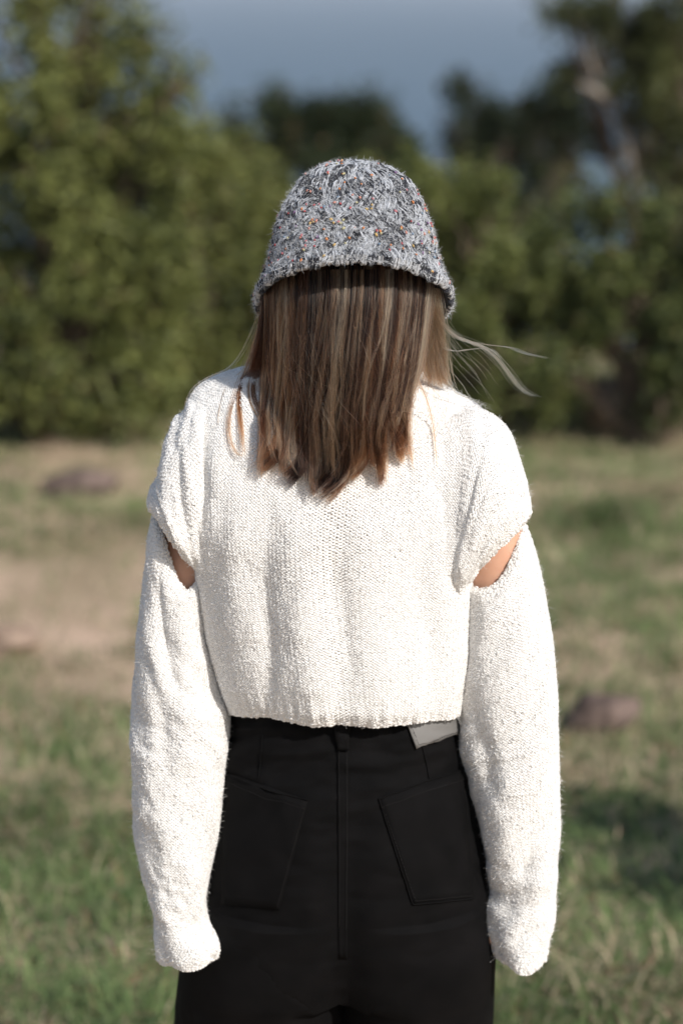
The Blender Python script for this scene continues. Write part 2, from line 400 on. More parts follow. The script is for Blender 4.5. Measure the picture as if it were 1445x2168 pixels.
pb = [(np.array([at(1350, 420, 8.6), at(1325, 300, 8.6), at(1290, 215, 8.6), at(1262, 165, 8.6), at(1240, 105, 8.6), at(1225, 30, 8.6)]), np.array([.022, .02, .016, .013, .011, .008])),
      (np.array([at(1290, 215, 8.6), at(1255, 190, 8.5), at(1225, 180, 8.5)]), np.array([.022, .024, .01]))]
tree('pale_barked_tree', 'tall thin crowned tree with pale bare branches showing through its leaves', 'tree', (1400, 8.6),
     [(1410, 190, 80, 150, 0), (1375, 90, 80, 90, 0), (1240, 45, 75, 45, 0), (1330, 20, 70, 55, 0), (1420, 380, 70, 150, 0), (1350, 200, 60, 60, 0), (1460, 20, 80, 120, 0), (1210, 140, 45, 40, .1), (1180, 15, 40, 25, 0), (1400, 260, 90, 150, .5), (1330, 110, 80, 80, .5), (1290, 300, 45, 50, .2)],
     (.032, .042, .016), (.125, .135, .045), leaf=.05, seed=17, dens=11000, bark='bark', extra=pb, sub=.1, trunk_r=.022)
tree('low_bush', 'low green bush standing beside the person, shading the grass with its shadow', 'shrub', (2600, 1.0),
     [(2600, 1150, 440, 400, 0), (2520, 1350, 300, 260, .25), (2680, 1300, 320, 260, -.2)], OL0, OL1, leaf=.07, seed=18, dens=2600, sub=.12)

# ------------------------------------------------------------------ grass
def build_grass():
    r = np.random.default_rng(5)
    Cs = []
    n = 680000
    # denser towards the camera side, thinning out beyond the frame
    y = 0.4 + 7.6 * r.random(n) ** 1.05; hw = .55 + .26 * (y + 2.5) + 1.2
    x = r.uniform(-1, 1, n) * hw
    p = np.stack([x, y], -1)
    den = .80 + .5 * noise_np(p, 21, 3, 1.6) + .75 * noise_np(p, 23, 2, 6.5)
    for (uu, vv, rx, ry, k) in ((150, 1230, .6, .6, 1.1), (60, 1350, .4, .35, .6), (60, 960, .7, .5, .5), (1380, 1280, .35, .4, .35)):
        g = ground_at(uu, vv); den -= k * np.exp(-((x - g[0]) / rx) ** 2 - ((y - g[1]) / ry) ** 2)
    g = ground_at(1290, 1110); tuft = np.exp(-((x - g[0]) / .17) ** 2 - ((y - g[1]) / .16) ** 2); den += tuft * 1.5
    keep = r.random(n) < np.clip(den, .07, 1); x, y, tuft = x[keep], y[keep], tuft[keep]; n = len(x); p = p[keep]
    near = 1 - sstep(1.2, 3.6, y)
    lng = (.055 + .035 * near) * r.uniform(.5, 1.5, n) * (1 + .35 * noise_np(p, 31, 2, 4)) * (1 + .8 * tuft)
    wid = (.0017 + .0003 * near) * r.uniform(.7, 1.4, n)
    az = noise_np(p, 41, 2, 2.2) * 3.2 + r.normal(size=n) * 1.5
    d = np.stack([np.cos(az), np.sin(az), np.zeros(n)], -1); lean = np.clip(r.normal(.95, .45, n) + .32 * near, .05, 1.75) * (1 - .6 * tuft)
    s = np.stack([-d[:, 1], d[:, 0], np.zeros(n)], -1)
    b = np.stack([x, y, gz(x, y) - .004], -1); up = np.array((0, 0, 1.0))
    def pt(t):
        a = lean * (.5 + .9 * t); return d * (np.sin(a) * lng * t)[:, None] + up * (np.abs(np.cos(a)) * lng * t * (1 - .25 * t * lean))[:, None]
    p1, p2 = b + pt(.45), b + pt(1.0)
    w = (s * wid[:, None])
    V = np.stack([b - w, b + w, p1 + w * .8, p1 - w * .8, p2], 1).reshape(-1, 3)
    i = np.arange(n)[:, None] * 5
    F4 = i + np.array([[0, 1, 2, 3]]); F3 = i + np.array([[3, 2, 4]])
    G0, G1, ST, RD = np.array((.072, .118, .042)), np.array((.24, .315, .122)), np.array((.66, .52, .365)), np.array((.26, .11, .07))
    t = np.clip(.45 + .3 * r.normal(size=n) + .3 * noise_np(p, 51, 2, 2.5), 0, 1)[:, None]
    c = G0 * (1 - t) + G1 * t
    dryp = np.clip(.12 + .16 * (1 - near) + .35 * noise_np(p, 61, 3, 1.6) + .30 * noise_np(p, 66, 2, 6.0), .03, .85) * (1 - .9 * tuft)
    dry = r.random(n) < dryp; c[dry] = ST * r.uniform(.6, 1.1, (dry.sum(), 1))
    red = r.random(n) < .025; c[red] = RD
    c *= (1 + .30 * noise_np(p, 71, 2, 5.0) + .15 * noise_np(p, 72, 2, 14.0))[:, None]
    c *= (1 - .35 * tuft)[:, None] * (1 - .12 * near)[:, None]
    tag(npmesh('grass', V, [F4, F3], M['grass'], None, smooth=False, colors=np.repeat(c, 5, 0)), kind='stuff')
build_grass()

# ------------------------------------------------------------------ rocks and the earth bank
def rock(name, label, u, v, sx, sy, sz, rz, mat, seed, cat='rock', bury=.16):
    import bmesh
    bm = bmesh.new(); bmesh.ops.create_icosphere(bm, subdivisions=4, radius=1)
    P = np.array([q.co for q in bm.verts]); d = 1 + .40 * noise_np(P, seed, 4, 1.5) + .12 * np.abs(noise_np(P, seed + 3, 3, 3.1))
    for a in range(9):
        nn = np.random.default_rng(seed * 9 + a).normal(size=3); nn /= np.linalg.norm(nn); k = P @ nn; d = np.where(k * d > .78, .78 / np.maximum(k, .1), d)
    P = P * d[:, None] * (sx, sy, sz)
    for q, c in zip(bm.verts, P): q.co = c
    me = bpy.data.meshes.new(name); bm.to_mesh(me); bm.free()
    for f in me.polygons: f.use_smooth = True
    me.materials.append(mat); o = link(bpy.data.objects.new(name, me)); g = ground_at(u, v)
    o.location = (g[0], g[1], float(gz(g[0], g[1])) + sz * (1 - 2 * bury)); o.rotation_euler = (0, 0, rz)
    return tag(o, label, cat)
rock('long_rock', 'long purplish brown rock lying in dry grass near the tall leafy tree', 165, 1050, .155, .08, .060, .35, M['rock'], 3)
rock('tan_rock', 'small tan stone half sunk in the bare dirt patch', 22, 1372, .075, .06, .045, .2, M['pale_rock'], 5)
rock('dark_rock', 'dark purplish rock in straw coloured grass beside the shaded grass patch', 1272, 1540, .11, .07, .066, .3, M['rock'], 8)
eb = rock('earth_bank', None, 1295, 850, .13, .16, .20, 0, M['earth'], 9, cat=None); eb['kind'] = 'structure'
g = at(1300, 850, 6.35); eb.location = (g[0], 6.45, .04)

# ================================================================== the person
person = tag(empty('person', (0, 0, 0)), 'woman seen from behind in a grey flecked bucket hat, cream knit sweater and black trousers', 'person')

# ---- sweater
sweater = empty('sweater'); sweater.parent = person
tor = Loft([ring(486, 1492, 970, 1496, .0, .112, 2.3, ez=.17), ring(478, 1465, 974, 1468, .0, .120, 2.3, ez=.15), ring(462, 1400, 980, 1400, .0, .122, 2.3, ez=.12), ring(438, 1300, 988, 1300, 0, .120, 2.3, ez=.08),
            ring(418, 1200, 996, 1200, 0, .118, 2.3), ring(402, 1100, 1008, 1110, .0, .116, 2.3), ring(393, 1000, 1030, 1030, .005, .112, 2.3), ring(388, 930, 1045, 970, .01, .104, 2.2),
            ring(391, 880, 1045, 920, .018, .095, 2.2), ring(404, 843, 1028, 880, .026, .085, 2.1), ring(428, 815, 995, 852, .034, .073, 2.0), ring(462, 797, 950, 826, .04, .062, 2), ring(500, 787, 905, 800, .045, .054, 2), ring(540, 780, 868, 783, .048, .05, 2)], 150)
def torso_folds():
    U = np.zeros((tor.M, tor.N)); G = tor.G
    rel = G - CAM; dep = rel @ FWD; U = W / 2 + FPX * (rel @ RGT) / dep; Vv = H / 2 - FPX * (rel @ UPV) / dep
    back = sstep(.0, .4, np.sin(TH))[None, :]
    d = np.zeros_like(U)
    for (u0, u1, amp, w, v0, v1) in ((640, 655, .010, 52, 1000, 1500), (790, 800, .009, 60, 980, 1500), (930, 955, .010, 50, 1050, 1500), (500, 490, .008, 45, 980, 1500), (455, 440, .006, 22, 860, 1300), (730, 715, -.004, 22, 1080, 1420), (585, 560, -.005, 20, 1100, 1500), (880, 905, -.004, 24, 1050, 1480)):
        t = (Vv - 900) / 600; uc = u0 + (u1 - u0) * t
        d += amp * np.exp(-((U - uc - 8 * np.sin(Vv / 70)) / w) ** 2) * sstep(v0, v0 + 160, Vv) * (1 - .35 * sstep(1440, 1500, Vv))
    d += .0035 * noise_np(np.stack([U / 90, Vv / 260], -1), 4, 3) + .0018 * noise_np(np.stack([U / 35, Vv / 60], -1), 9, 2)
    d += .0006 * np.cos(np.arange(tor.N) / tor.N * 2 * PI * 64)[None, :] * (1 - sstep(4, 16, np.arange(tor.M)))[:, None]
    tor.displace(d * (.25 + .75 * back))
torso_folds()

LY = [0, 0, 0, -.01, -.01, -.005, 0, 0.005, .01, .01, .012]
capL = Loft([ring(470, 880, 510, 1110, .02, .012), ring(412, 850, 470, 1165, .008, .074), ring(364, 915, 450, 1190, .005, .084), ring(341, 985, 438, 1202, .0, .083), ring(322, 1040, 432, 1208, .0, .081, ez=.25), ring(316, 1062, 430, 1212, .0, .078, ez=.28), ring(321, 1075, 430, 1218, 0, .074, ez=.28)], 56)
slL = Loft([ring(334, 1086, 446, 1204, 0, .058, ez=.28, sag=.058, sc=1.55, sw=.72), ring(325, 1098, 446, 1212, 0, .066, ez=.24, sag=.058, sc=1.55, sw=.72), ring(311, 1165, 446, 1255, -.004, .070, ez=.14, sag=.034, sc=1.5, sw=.75), ring(297, 1290, 450, 1330, -.012, .068, sag=.010), ring(287, 1420, 463, 1430, -.02, .066), ring(284, 1530, 483, 1512, -.03, .064),
            ring(287, 1640, 472, 1640, -.04, .062), ring(298, 1760, 459, 1768, -.05, .058), ring(317, 1865, 438, 1865, -.06, .052), ring(329, 1925, 432, 1912, -.065, .048), ring(331, 1962, 446, 1950, -.068, .05), ring(334, 1990, 474, 1976, -.07, .053), ring(340, 2018, 472, 2000, -.07, .052)], 150)
capR = Loft([ring(900, 1110, 915, 890, .02, .012), ring(935, 1160, 995, 866, .0, .066), ring(950, 1195, 1068, 905, -.012, .092), ring(962, 1214, 1100, 985, -.014, .09), ring(970, 1224, 1114, 1050, -.010, .086, ez=.25), ring(972, 1228, 1117, 1080, -.008, .082, ez=.28), ring(972, 1234, 1112, 1094, -.006, .077, ez=.28)], 56)
slR = Loft([ring(968, 1228, 1103, 1106, 0, .058, ez=.28, sag=.045, sc=1.45, sw=.9), ring(967, 1236, 1112, 1116, 0, .066, ez=.24, sag=.045, sc=1.45, sw=.9), ring(966, 1280, 1133, 1180, -.004, .070, ez=.14, sag=.022, sc=1.45, sw=.9), ring(966, 1350, 1154, 1290, -.012, .068, sag=.010), ring(966, 1450, 1168, 1420, -.016, .066), ring(972, 1545, 1176, 1535, -.02, .064),
            ring(990, 1650, 1178, 1655, -.022, .062), ring(1012, 1745, 1177, 1760, -.025, .058), ring(1037, 1830, 1172, 1850, -.028, .053), ring(1043, 1868, 1169, 1895, -.03, .05), ring(1030, 1918, 1163, 1950, -.03, .052), ring(1030, 1955, 1156, 1982, -.03, .054), ring(1040, 1988, 1151, 2004, -.03, .054), ring(1046, 2010, 1146, 2022, -.03, .053)], 150)
def sleeve_folds(L, seed, amp, mirror, folds=()):
    r = np.arange(L.M)[:, None] / L.M; c = TH[None, :]
    a = c * 1.0 * mirror
    d = amp * noise_np(np.stack([a * 1.2 + r * 5 + 0 * c, r * 4.5 + 0 * c + a * .4], -1), seed, 2) + amp * .4 * noise_np(np.stack([a * 3 + r * 9, r * 14 + 0 * c], -1), seed + 1, 2)
    d = d + .0035 * noise_np(np.stack([a * .9 + 0 * r, r * 26 + a * .8], -1), seed + 3, 2) * (sstep(.68, .78, r) * (1 - sstep(.90, .97, r)) + .8 * sstep(.30, .40, r) * (1 - sstep(.50, .60, r)))
    for (r0, r1, t0, t1, A, w) in folds:
        q = np.clip((r - r0) / (r1 - r0), 0, 1); d = d + A * np.exp(-((c - (t0 + (t1 - t0) * q)) / w) ** 2) * sstep(r0 - .04, r0 + .06, r) * (1 - sstep(r1 - .08, r1 + .04, r))
    # seamless where the angle wraps (inner front)
    wrap = sstep(0, .5, c) * (1 - sstep(2 * PI - .5, 2 * PI, c))
    L.displace(d * wrap * sstep(0, .06, r) * (1 - .35 * sstep(.85, .95, r)))
sleeve_folds(slL, 71, .008, 1, ((.06, .34, 2.05, 1.45, -.009, .22), (.30, .52, 1.9, 1.7, -.006, .2), (.08, .3, 1.35, 1.0, .005, .25))); sleeve_folds(slR, 82, .006, -1, ((.30, .55, 2.3, 2.0, -.005, .25), (.60, .80, 1.2, 1.7, -.005, .25))); 
for L in (slL, slR):
    e = sstep(.88, 1.0, np.arange(L.M) / (L.M - 1))[:, None]
    L.G[..., 2] += e * (.0014 * np.sin(3 * TH + 1.0) + .0016 * np.sin(7 * TH))[None]; L.G[..., 1] -= e * (.0025 * np.sin(5 * TH))[None]; L.G[..., 0] += e * (.0015 * np.sin(6 * TH + .5))[None]; L.normals()
sleeve_folds(capL, 75, .006, 1); sleeve_folds(capR, 79, .003, -1)

def merge(A, B, k, eps=.007):
    """blend two overlapping lofts where their backs cross, so that one runs smoothly into the other"""
    ba, bb = A.bvh(), B.bvh(); new = []
    for L, own, oth in ((A, ba, bb), (B, bb, ba)):
        G = L.G.copy()
        for i in range(L.M):
            for j in range(L.N):
                x, y, z = L.G[i, j]
                h1 = own.ray_cast(Vector((x, -1, z)), Vector((0, 1, 0)))
                if h1[0] is not None and h1[0].y < y - .006: continue
                h = oth.ray_cast(Vector((x, -1, z)), Vector((0, 1, 0)))
                if h[0] is None: continue
                a, b = y, h[0].y; w = max(k - abs(a - b), 0) / k
                if w > 0: G[i, j, 1] = min(a, b) - w * w * k / 4 + (eps * min(1.0, (a - b) / .014) if a > b else 0)
        new.append(G)
    A.G, B.G = new; A.normals(); B.normals()
merge(tor, capR, .088); merge(tor, capL, .018)

def knit(L, name, wales, row_h, yr, seed, dens=1.0):
    r = np.random.default_rng(seed)
    ref = L.length(NC // 4); rows = int(ref / row_h)
    tt = np.linspace(0, 2 * PI, 8, endpoint=False)
    i = np.arange(wales)[:, None]; X = (i + tt / (2 * PI) + .10 * np.sin(2 * tt)).ravel(); k = len(X)
    X = np.concatenate([X, X[:1] + wales])
    Yy = np.tile(-.82 * np.cos(tt), wales); Yy = np.concatenate([Yy, Yy[:1]]); Z = np.tile(np.cos(2 * tt), wales); Z = np.concatenate([Z, Z[:1]])
    R_ = np.arange(rows)[:, None] + .5
    row = np.clip((R_ + Yy[None]) / rows * (L.M - 1), 0, L.M - 1.01); cc = np.broadcast_to(X[None] / wales * L.N, row.shape)
    jit = r.normal(size=row.shape) * .07
    P, Nn = L.ev(row + jit * (L.M / rows), cc + r.normal(size=row.shape) * .05 * L.N / wales)
    P = P + Nn * (.0008 + .0006 * Z[None] + .00022 * np.abs(r.normal(size=row.shape)))[..., None]
    rad = yr * np.clip(1 + .16 * r.normal(size=row.shape), .6, 1.5)
    curves(name, P, rad, M['wool'], sweater)['kind'] = 'stuff'
def boucle(L, n, seed):
    """little curls of loose yarn standing off the knit"""
    r = np.random.default_rng(seed); a = r.random(n) * (L.M - 2); c = r.random(n) * L.N
    P, Nn = L.ev(a, c); T = np.cross(Nn, r.normal(size=(n, 3))); T /= np.linalg.norm(T, axis=1, keepdims=True) + 1e-9
    w = r.uniform(.0010, .0024, n)[:, None]; h = r.uniform(.0004, .0023, n)[:, None]; B = np.cross(Nn, T) * r.normal(size=(n, 1)) * .001
    Q = np.stack([P - T*w, P - T*w*.9 + Nn*h*.8, P + Nn*h*1.25 + B, P + T*w*.9 + Nn*h*.8, P + T*w], 1)
    return Q
for L, nm, wl_, seed in ((tor, 'back_panel', 204, 1), (capL, 'shoulder_cap', 92, 2), (capR, 'shoulder_cap', 92, 3), (slL, 'sleeve', 84, 4), (slR, 'sleeve', 84, 5)):
    o = L.mesh(nm, M['wool_under'], sweater, inset=.0011)
    knit(L, 'knit_yarn', wl_, .0035, .00126, seed)
Q = np.concatenate([boucle(tor, 1300, 1), boucle(capL, 1800, 2), boucle(capR, 1400, 3), boucle(slL, 4500, 4), boucle(slR, 4000, 5)])
curves('loose_loops', Q, np.full(Q.shape[:2], .0006), M['wool'], sweater)['kind'] = 'stuff'
def wool_fuzz(L, n, seed):
    r = np.random.default_rng(seed); P, Nn = L.ev(r.random(n) * (L.M - 1.1), r.random(n) * L.N); t = np.linspace(0, 1, 4)
    D = Nn * r.uniform(.2, 1, (n, 1)) + r.normal(size=(n, 3)) * .8; D /= np.linalg.norm(D, axis=1, keepdims=True); l = r.uniform(.0015, .0034, n)[:, None]
    return P[:, None] + Nn[:, None] * .001 + D[:, None] * (l * t)[:, :, None] + r.normal(size=(n, 1, 3)) * .9 * (l * t * t)[:, :, None]
Q = np.concatenate([wool_fuzz(tor, 26000, 21), wool_fuzz(capL, 9000, 22), wool_fuzz(capR, 9000, 23), wool_fuzz(slL, 22000, 24), wool_fuzz(slR, 22000, 25)])
curves('wool_fuzz', Q, np.broadcast_to(np.array([.00013, .00012, .0001, .00006]), Q.shape[:2]), M['wool'], sweater)['kind'] = 'stuff'
def edge_roll(L, row, seed, n=420, out=.0022):
    r = np.random.default_rng(seed); c = np.linspace(0, L.N, n, endpoint=False)
    P, Nn = L.ev(np.full(n, float(row)) + r.normal(size=n) * .25, c); P = P + Nn * (r.uniform(-.4, 1, n) * out)[:, None]
    P = np.concatenate([P, P[:1]])
    return P[None]
E = np.concatenate([edge_roll(L, rr, 40 + k * 7 + q) for k, (L, row) in enumerate(((tor, 0), (capL, 55), (capR, 55), (slL, 0), (slL, 148), (slR, 0), (slR, 148))) for q in range(4) for rr in [abs(row - q * .7)]])
curves('bound_edge', E, .0019 * np.clip(1 + .35 * rng.normal(size=E.shape[:2]), .5, 1.8), M['wool'], sweater)['kind'] = 'stuff'

# ---- trousers
trousers = empty('trousers'); trousers.parent = person
pel = Loft([ring(492, 1440, 966, 1445, .0, .098, 2.2), ring(488, 1500, 970, 1505, 0, .102, 2.2), ring(480, 1560, 978, 1560, 0, .108, 2.2), ring(464, 1650, 1000, 1650, 0, .120, 2.25), ring(440, 1760, 1022, 1760, 0, .129, 2.3), ring(420, 1860, 1040, 1860, .0, .130, 2.3), ring(402, 1940, 1046, 1940, .004, .126, 2.3), ring(392, 2010, 1046, 2010, .008, .117, 2.3), ring(398, 2060, 1036, 2060, .012, .100, 2.3)], 110)
rel = pel.G - CAM; dep = rel @ FWD; PU = W / 2 + FPX * (rel @ RGT) / dep; PV = H / 2 - FPX * (rel @ UPV) / dep
bk = sstep(0, .5, np.sin(TH))[None]
dd = -.010 * np.exp(-((PU - 726) / 40) ** 2) * sstep(1640, 1900, PV)
dd = dd + .0058 * noise_np(np.stack([PU / 60 + PV / 200, PV / 26], -1), 14, 3) * (1 - .6 * sstep(1650, 1800, PV)) + .0035 * noise_np(np.stack([PU / 120, PV / 60 + PU / 300], -1), 19, 3)
dd = dd + .0022 * np.sin(PU / 7.5 + 2 * noise_np(np.stack([PU / 50, PV / 90], -1), 2, 2)) * sstep(620, 660, PU) * (1 - sstep(840, 880, PU)) * (1 - sstep(1545, 1580, PV))
pel.displace(dd * (.2 + .8 * bk))
def leg_ring(uL, uR, v, Y, b): return ring(uL, v, uR, v, Y, b, 2.2)
legs = []
for nm, L in (('trouser_leg', [(436, 716, 1880, 0, .105), (396, 722, 1980, .005, .114), (376, 730, 2060, .01, .118), (365, 728, 2170, .015, .110)]), ('trouser_leg', [(738, 1012, 1880, 0, .105), (728, 1044, 1980, .005, .114), (714, 1046, 2060, .01, .118), (712, 1042, 2170, .015, .11)])):
    R0 = [leg_ring(*k) for k in L]; c = R0[-1].mean(0)
    for z, sc in ((.40, .98), (.22, .98), (.06, 1.0)):
        q = (R0[-1] - c) * (sc, sc, 0); q = q + (c[0] * 1.0, c[1] + .01, z); R0.append(q)
    Lg = Loft(R0, 90); s_ = -1 if c[0] < 0 else 1
    rr = np.arange(90)[:, None] / 90
    Lg.displace((.006 * noise_np(np.stack([TH[None] * 1.3 + rr * 7, rr * 9 + TH[None] * .6], -1), 24 + s_, 3)) * sstep(.05, .2, rr) * sstep(0, .5, TH)[None] * (1 - sstep(2*PI-.5, 2*PI, TH)[None]))
    legs.append((Lg, c))
merge(pel, legs[0][0], .06); merge(pel, legs[1][0], .06)
pel.mesh('seat_panel', M['denim'], trousers)
for Lg, c in legs: Lg.mesh('trouser_leg', M['denim'], trousers)
seat_bvh = pel.bvh()
def on_seat(u, v, off):
    d = Vector(at(u, v, -.3) - CAM).normalized(); h = seat_bvh.ray_cast(Vector(CAM), d)
    if h[0] is None: return at(u, v, -.1)
    n = h[1] if h[1].y < 0 else -h[1]
    return np.array(h[0] + n * off)
def sheet(name, quad, off, mat, parent, nu=14, nv=14, thick=.0014):
    """a cloth patch laid on the seat: quad = corners (u, v) top-left, top-right, bottom-right, bottom-left"""
    q = np.array(quad, float); V = []
    for a in np.linspace(0, 1, nv):
        for b_ in np.linspace(0, 1, nu):
            p = (q[0]*(1-b_)+q[1]*b_)*(1-a) + (q[3]*(1-b_)+q[2]*b_)*a; V.append(on_seat(p[0], p[1], off))
    i, j = np.meshgrid(np.arange(nv-1), np.arange(nu-1), indexing='ij')
    F = np.stack([i*nu+j, i*nu+j+1, (i+1)*nu+j+1, (i+1)*nu+j], -1).reshape(-1, 4)
    o = npmesh(name, V, F, mat, parent); md = o.modifiers.new('thickness', 'SOLIDIFY'); md.thickness = thick; md.offset = 0
    return o
def seam(name, pts, off, rad, mat, parent, dash=False, n=60):
    P = np.array(pts, float); t = np.linspace(0, len(P) - 1, n); P = np.stack([np.interp(t, np.arange(len(P)), P[:, k]) for k in (0, 1)], 1)
    Q = np.array([on_seat(a, b_, off) for a, b_ in P])
    if dash: paths = [(np.array([Q[k], (Q[k] + Q[k+1]) / 2 , Q[k+1]]), np.array([rad*.6, rad, rad*.6])) for k in range(0, n - 1, 2)]
    else: paths = [(Q, np.full(n, rad))]
    V, F = tubes(paths, 5); return npmesh(name, V, F, mat, parent)
pkL = sheet('back_pocket', [(478, 1634), (652, 1694), (592, 1924), (470, 1914)], .0013, M['denim'], trousers)
pkR = sheet('back_pocket', [(801, 1690), (976, 1630), (1000, 1902), (872, 1914)], .0013, M['denim'], trousers)
seam('pocket_hem', [(478, 1636), (560, 1670), (652, 1694)], .0022, .0010, M['denim'], trousers); seam('stitching', [(478, 1654), (558, 1688), (646, 1712)], .0022, .0006, M['thread'], trousers, True, 80); seam('stitching', [(644, 1712), (588, 1918)], .0022, .0006, M['thread'], trousers, True, 80)
seam('pocket_hem', [(801, 1690), (880, 1662), (976, 1631)], .0022, .0010, M['denim'], trousers); seam('stitching', [(806, 1708), (884, 1680), (978, 1650)], .0022, .0006, M['thread'], trousers, True, 80)
seam('pocket_edge', [(801, 1690), (872, 1914), (1000, 1902)], .0020, .0009, M['denim'], trousers); seam('stitching', [(810, 1708), (878, 1907), (996, 1896)], .0022, .0006, M['thread'], trousers, True, 110)
sheet('centre_seam', [(712, 1580), (738, 1580), (735, 2030), (716, 2030)], .0005, M['denim'], trousers, 5, 40, .0009)
for u in (717, 733): seam('stitching', [(u, 1585), (u + 1, 1780), (u, 1960)], .0018, .0006, M['thread'], trousers, True, 160)
sheet('belt_loop', [(712, 1515), (740, 1515), (739, 1586), (712, 1586)], .0045, M['denim'], trousers, 5, 12, .0022)
seam('dart_seam', [(556, 1555), (552, 1610), (547, 1650)], .0008, .0009, M['denim'], trousers); seam('dart_seam', [(893, 1580), (902, 1620), (908, 1652)], .0008, .0009, M['denim'], trousers)
wp = tag(sheet('waistband_patch', [(846, 1500), (962, 1480), (966, 1552), (878, 1584)], .0040, M['patch'], trousers, 16, 10, .0016), 'pale grey leather patch on the waistband')
seam('patch_stitching', [(852, 1508), (882, 1576), (962, 1548)], .0050, .0005, M['thread'], trousers, True, 90)

# ---- hat
HU = 747.0
hat_rows = [(350, 6), (353, 42), (360, 66), (372, 88), (390, 108), (414, 126), (447, 143), (490, 158), (535, 168), (575, 177), (605, 186), (626, 197), (644, 206)]
def hat_ring(v, ru, k):
    c = at(HU + 1.5, v, .0); rx = ru / (FPX / (c - CAM).dot(FWD)); f = sstep(380, 650, v)
    p = c + np.stack([np.cos(TH) * rx, -np.sin(TH) * rx * 1.05, .066 * f * np.sin(TH) + .004 * f * np.cos(TH) * 0], -1)
    return p
hatL = Loft([hat_ring(v, ru, k) for k, (v, ru) in enumerate(hat_rows)], 90)
hatL.displace(.0022 * noise_np(np.stack([np.cos(TH) * 3 + 0 * np.arange(90)[:, None], np.sin(TH) * 3 + 0 * np.arange(90)[:, None], np.arange(90)[:, None] / 14 + 0 * TH[None]], -1), 5, 2) * sstep(0, 12, np.arange(90))[:, None])
hat = hatL.mesh('hat', M['hat_base'], person, inset=.003, solid=.005)
def build_hat():
    r = np.random.default_rng(3); L = hatL
    Len = L.length(NC // 4); nrow = 13; rowh = Len / nrow
    Ps, Rs, Cs = [], [], []
    for k in range(nrow):
        r0 = (k + .5) / nrow * (L.M - 1); circ = np.linalg.norm(np.diff(L.G[int(r0)], axis=0), axis=1).sum()
        ns = max(6, int(circ / .0125)); sl0 = .75 if k % 2 else -.75
        for j in range(ns):
            slant = sl0 * r.uniform(.3, 1.5) * (-1 if r.random() < .22 else 1)
            base_dark = r.random() < .34
            nst = 20
            for s in range(nst):
                t = np.linspace(-1, 1, 6); jit = r.normal(size=4)
                rowp = r0 + t * .62 * (L.M - 1) / nrow + jit[0] * 1.5
                colp = (j + .5 + slant * t * .5 + jit[1] * .6) / ns * L.N
                P, Nn = L.ev(rowp, np.broadcast_to(colp, t.shape)); P = P + Nn * ((1 - t * t) * (.0048 + .0012 * jit[2]) - .0008)[:, None]
                Ps.append(P); Rs.append((.00042 + .0002 * abs(jit[3])) * (1.1 - .5 * t * t))
                if base_dark or r.random() < .26: c = np.array((.018, .02, .028)) * r.uniform(.6, 1.8)
                else: c = np.array((.42, .44, .48)) * r.uniform(.65, 1.25)
                Cs.append(c)
    # scalloped edge stitches wrapped round the brim
    ns = 78
    for j in range(ns):
        dark = r.random() < .3
        for s in range(8):
            t = np.linspace(0, 1, 6); P, Nn = L.ev(np.full(6, L.M - 1.05) - t * 0 - np.abs(t - .5) * 4.5, np.full(6, (j + .5 + r.normal() * .2) / ns * L.N) + (t - .5) * .35)
            P = P + Nn * (np.linspace(.0062, -.004, 6) + r.normal() * .0006)[:, None]; P[:, 2] -= (.0036 + .0016 * math.sin(j * 1.9)) * np.sin(t * PI)
            Ps.append(P); Rs.append(np.full(6, .0011)); Cs.append((np.array((.02, .022, .03)) if dark or r.random() < .2 else np.array((.40, .41, .43))) * r.uniform(.6, 1.4))
    o = curves('hat_yarn', np.array(Ps), np.array(Rs), M['hat_yarn'], hat, np.array(Cs)); o['kind'] = 'stuff'
    # eyelash fluff
    n = 72000; a = np.sqrt(r.random(n)) * (L.M - 1.1); c = r.random(n) * L.N
    P, Nn = L.ev(a, c); T = np.cross(Nn, r.normal(size=(n, 3))); T /= np.linalg.norm(T, axis=1, keepdims=True)
    Tw = T * r.uniform(.4, 1.6, n)[:, None]; l = r.uniform(.004, .0105, n)[:, None]; t = np.linspace(0, 1, 5)
    D = Nn * r.uniform(.25, 1.25, n)[:, None] + Tw; D /= np.linalg.norm(D, axis=1, keepdims=True)
    P = P + Nn * .0015
    Q = P[:, None] + D[:, None] * (l * t)[:, :, None] + (Nn[:, None] * -.25 + r.normal(size=(n, 1, 3)) * .25) * (l * t * t)[:, :, None]
    cc = np.where((r.random(n) < .08 + .45 * (noise_np(P, 3, 2, 90) > .2))[:, None], np.array((.05, .052, .06)), np.array((.76, .785, .83)) * r.uniform(.75, 1.15, n)[:, None])
    o = curves('hat_fluff', Q, np.broadcast_to(.00024 * (1.1 - t), (n, 5)), M['hat_yarn'], hat, cc); o['kind'] = 'stuff'
    # coloured slubs
    n = 330; a = np.sqrt(r.random(n)) * (L.M - 2); c = r.random(n) * L.N; P, Nn = L.ev(a, c); P = P + Nn * .0060
    T = np.cross(Nn, r.normal(size=(n, 3))); T /= np.linalg.norm(T, axis=1, keepdims=True); B = np.cross(Nn, T)
    o8 = np.array([(1.5, 0, 0), (.6, .8, .3), (-.6, .8, .2), (-1.4, 0, 0), (-.6, -.8, .3), (.6, -.8, .2), (0, 0, .9), (0, 0, -.8)])
    sz = r.uniform(.0012, .0021, n)[:, None, None]
    V = P[:, None] + sz * (T[:, None] * o8[None, :, :1] + B[:, None] * o8[None, :, 1:2] + Nn[:, None] * o8[None, :, 2:])
    f = np.array([(k, (k + 1) % 6, 6) for k in range(6)] + [((k + 1) % 6, k, 7) for k in range(6)])
    F = (np.arange(n)[:, None, None] * 8 + f[None]).reshape(-1, 3)
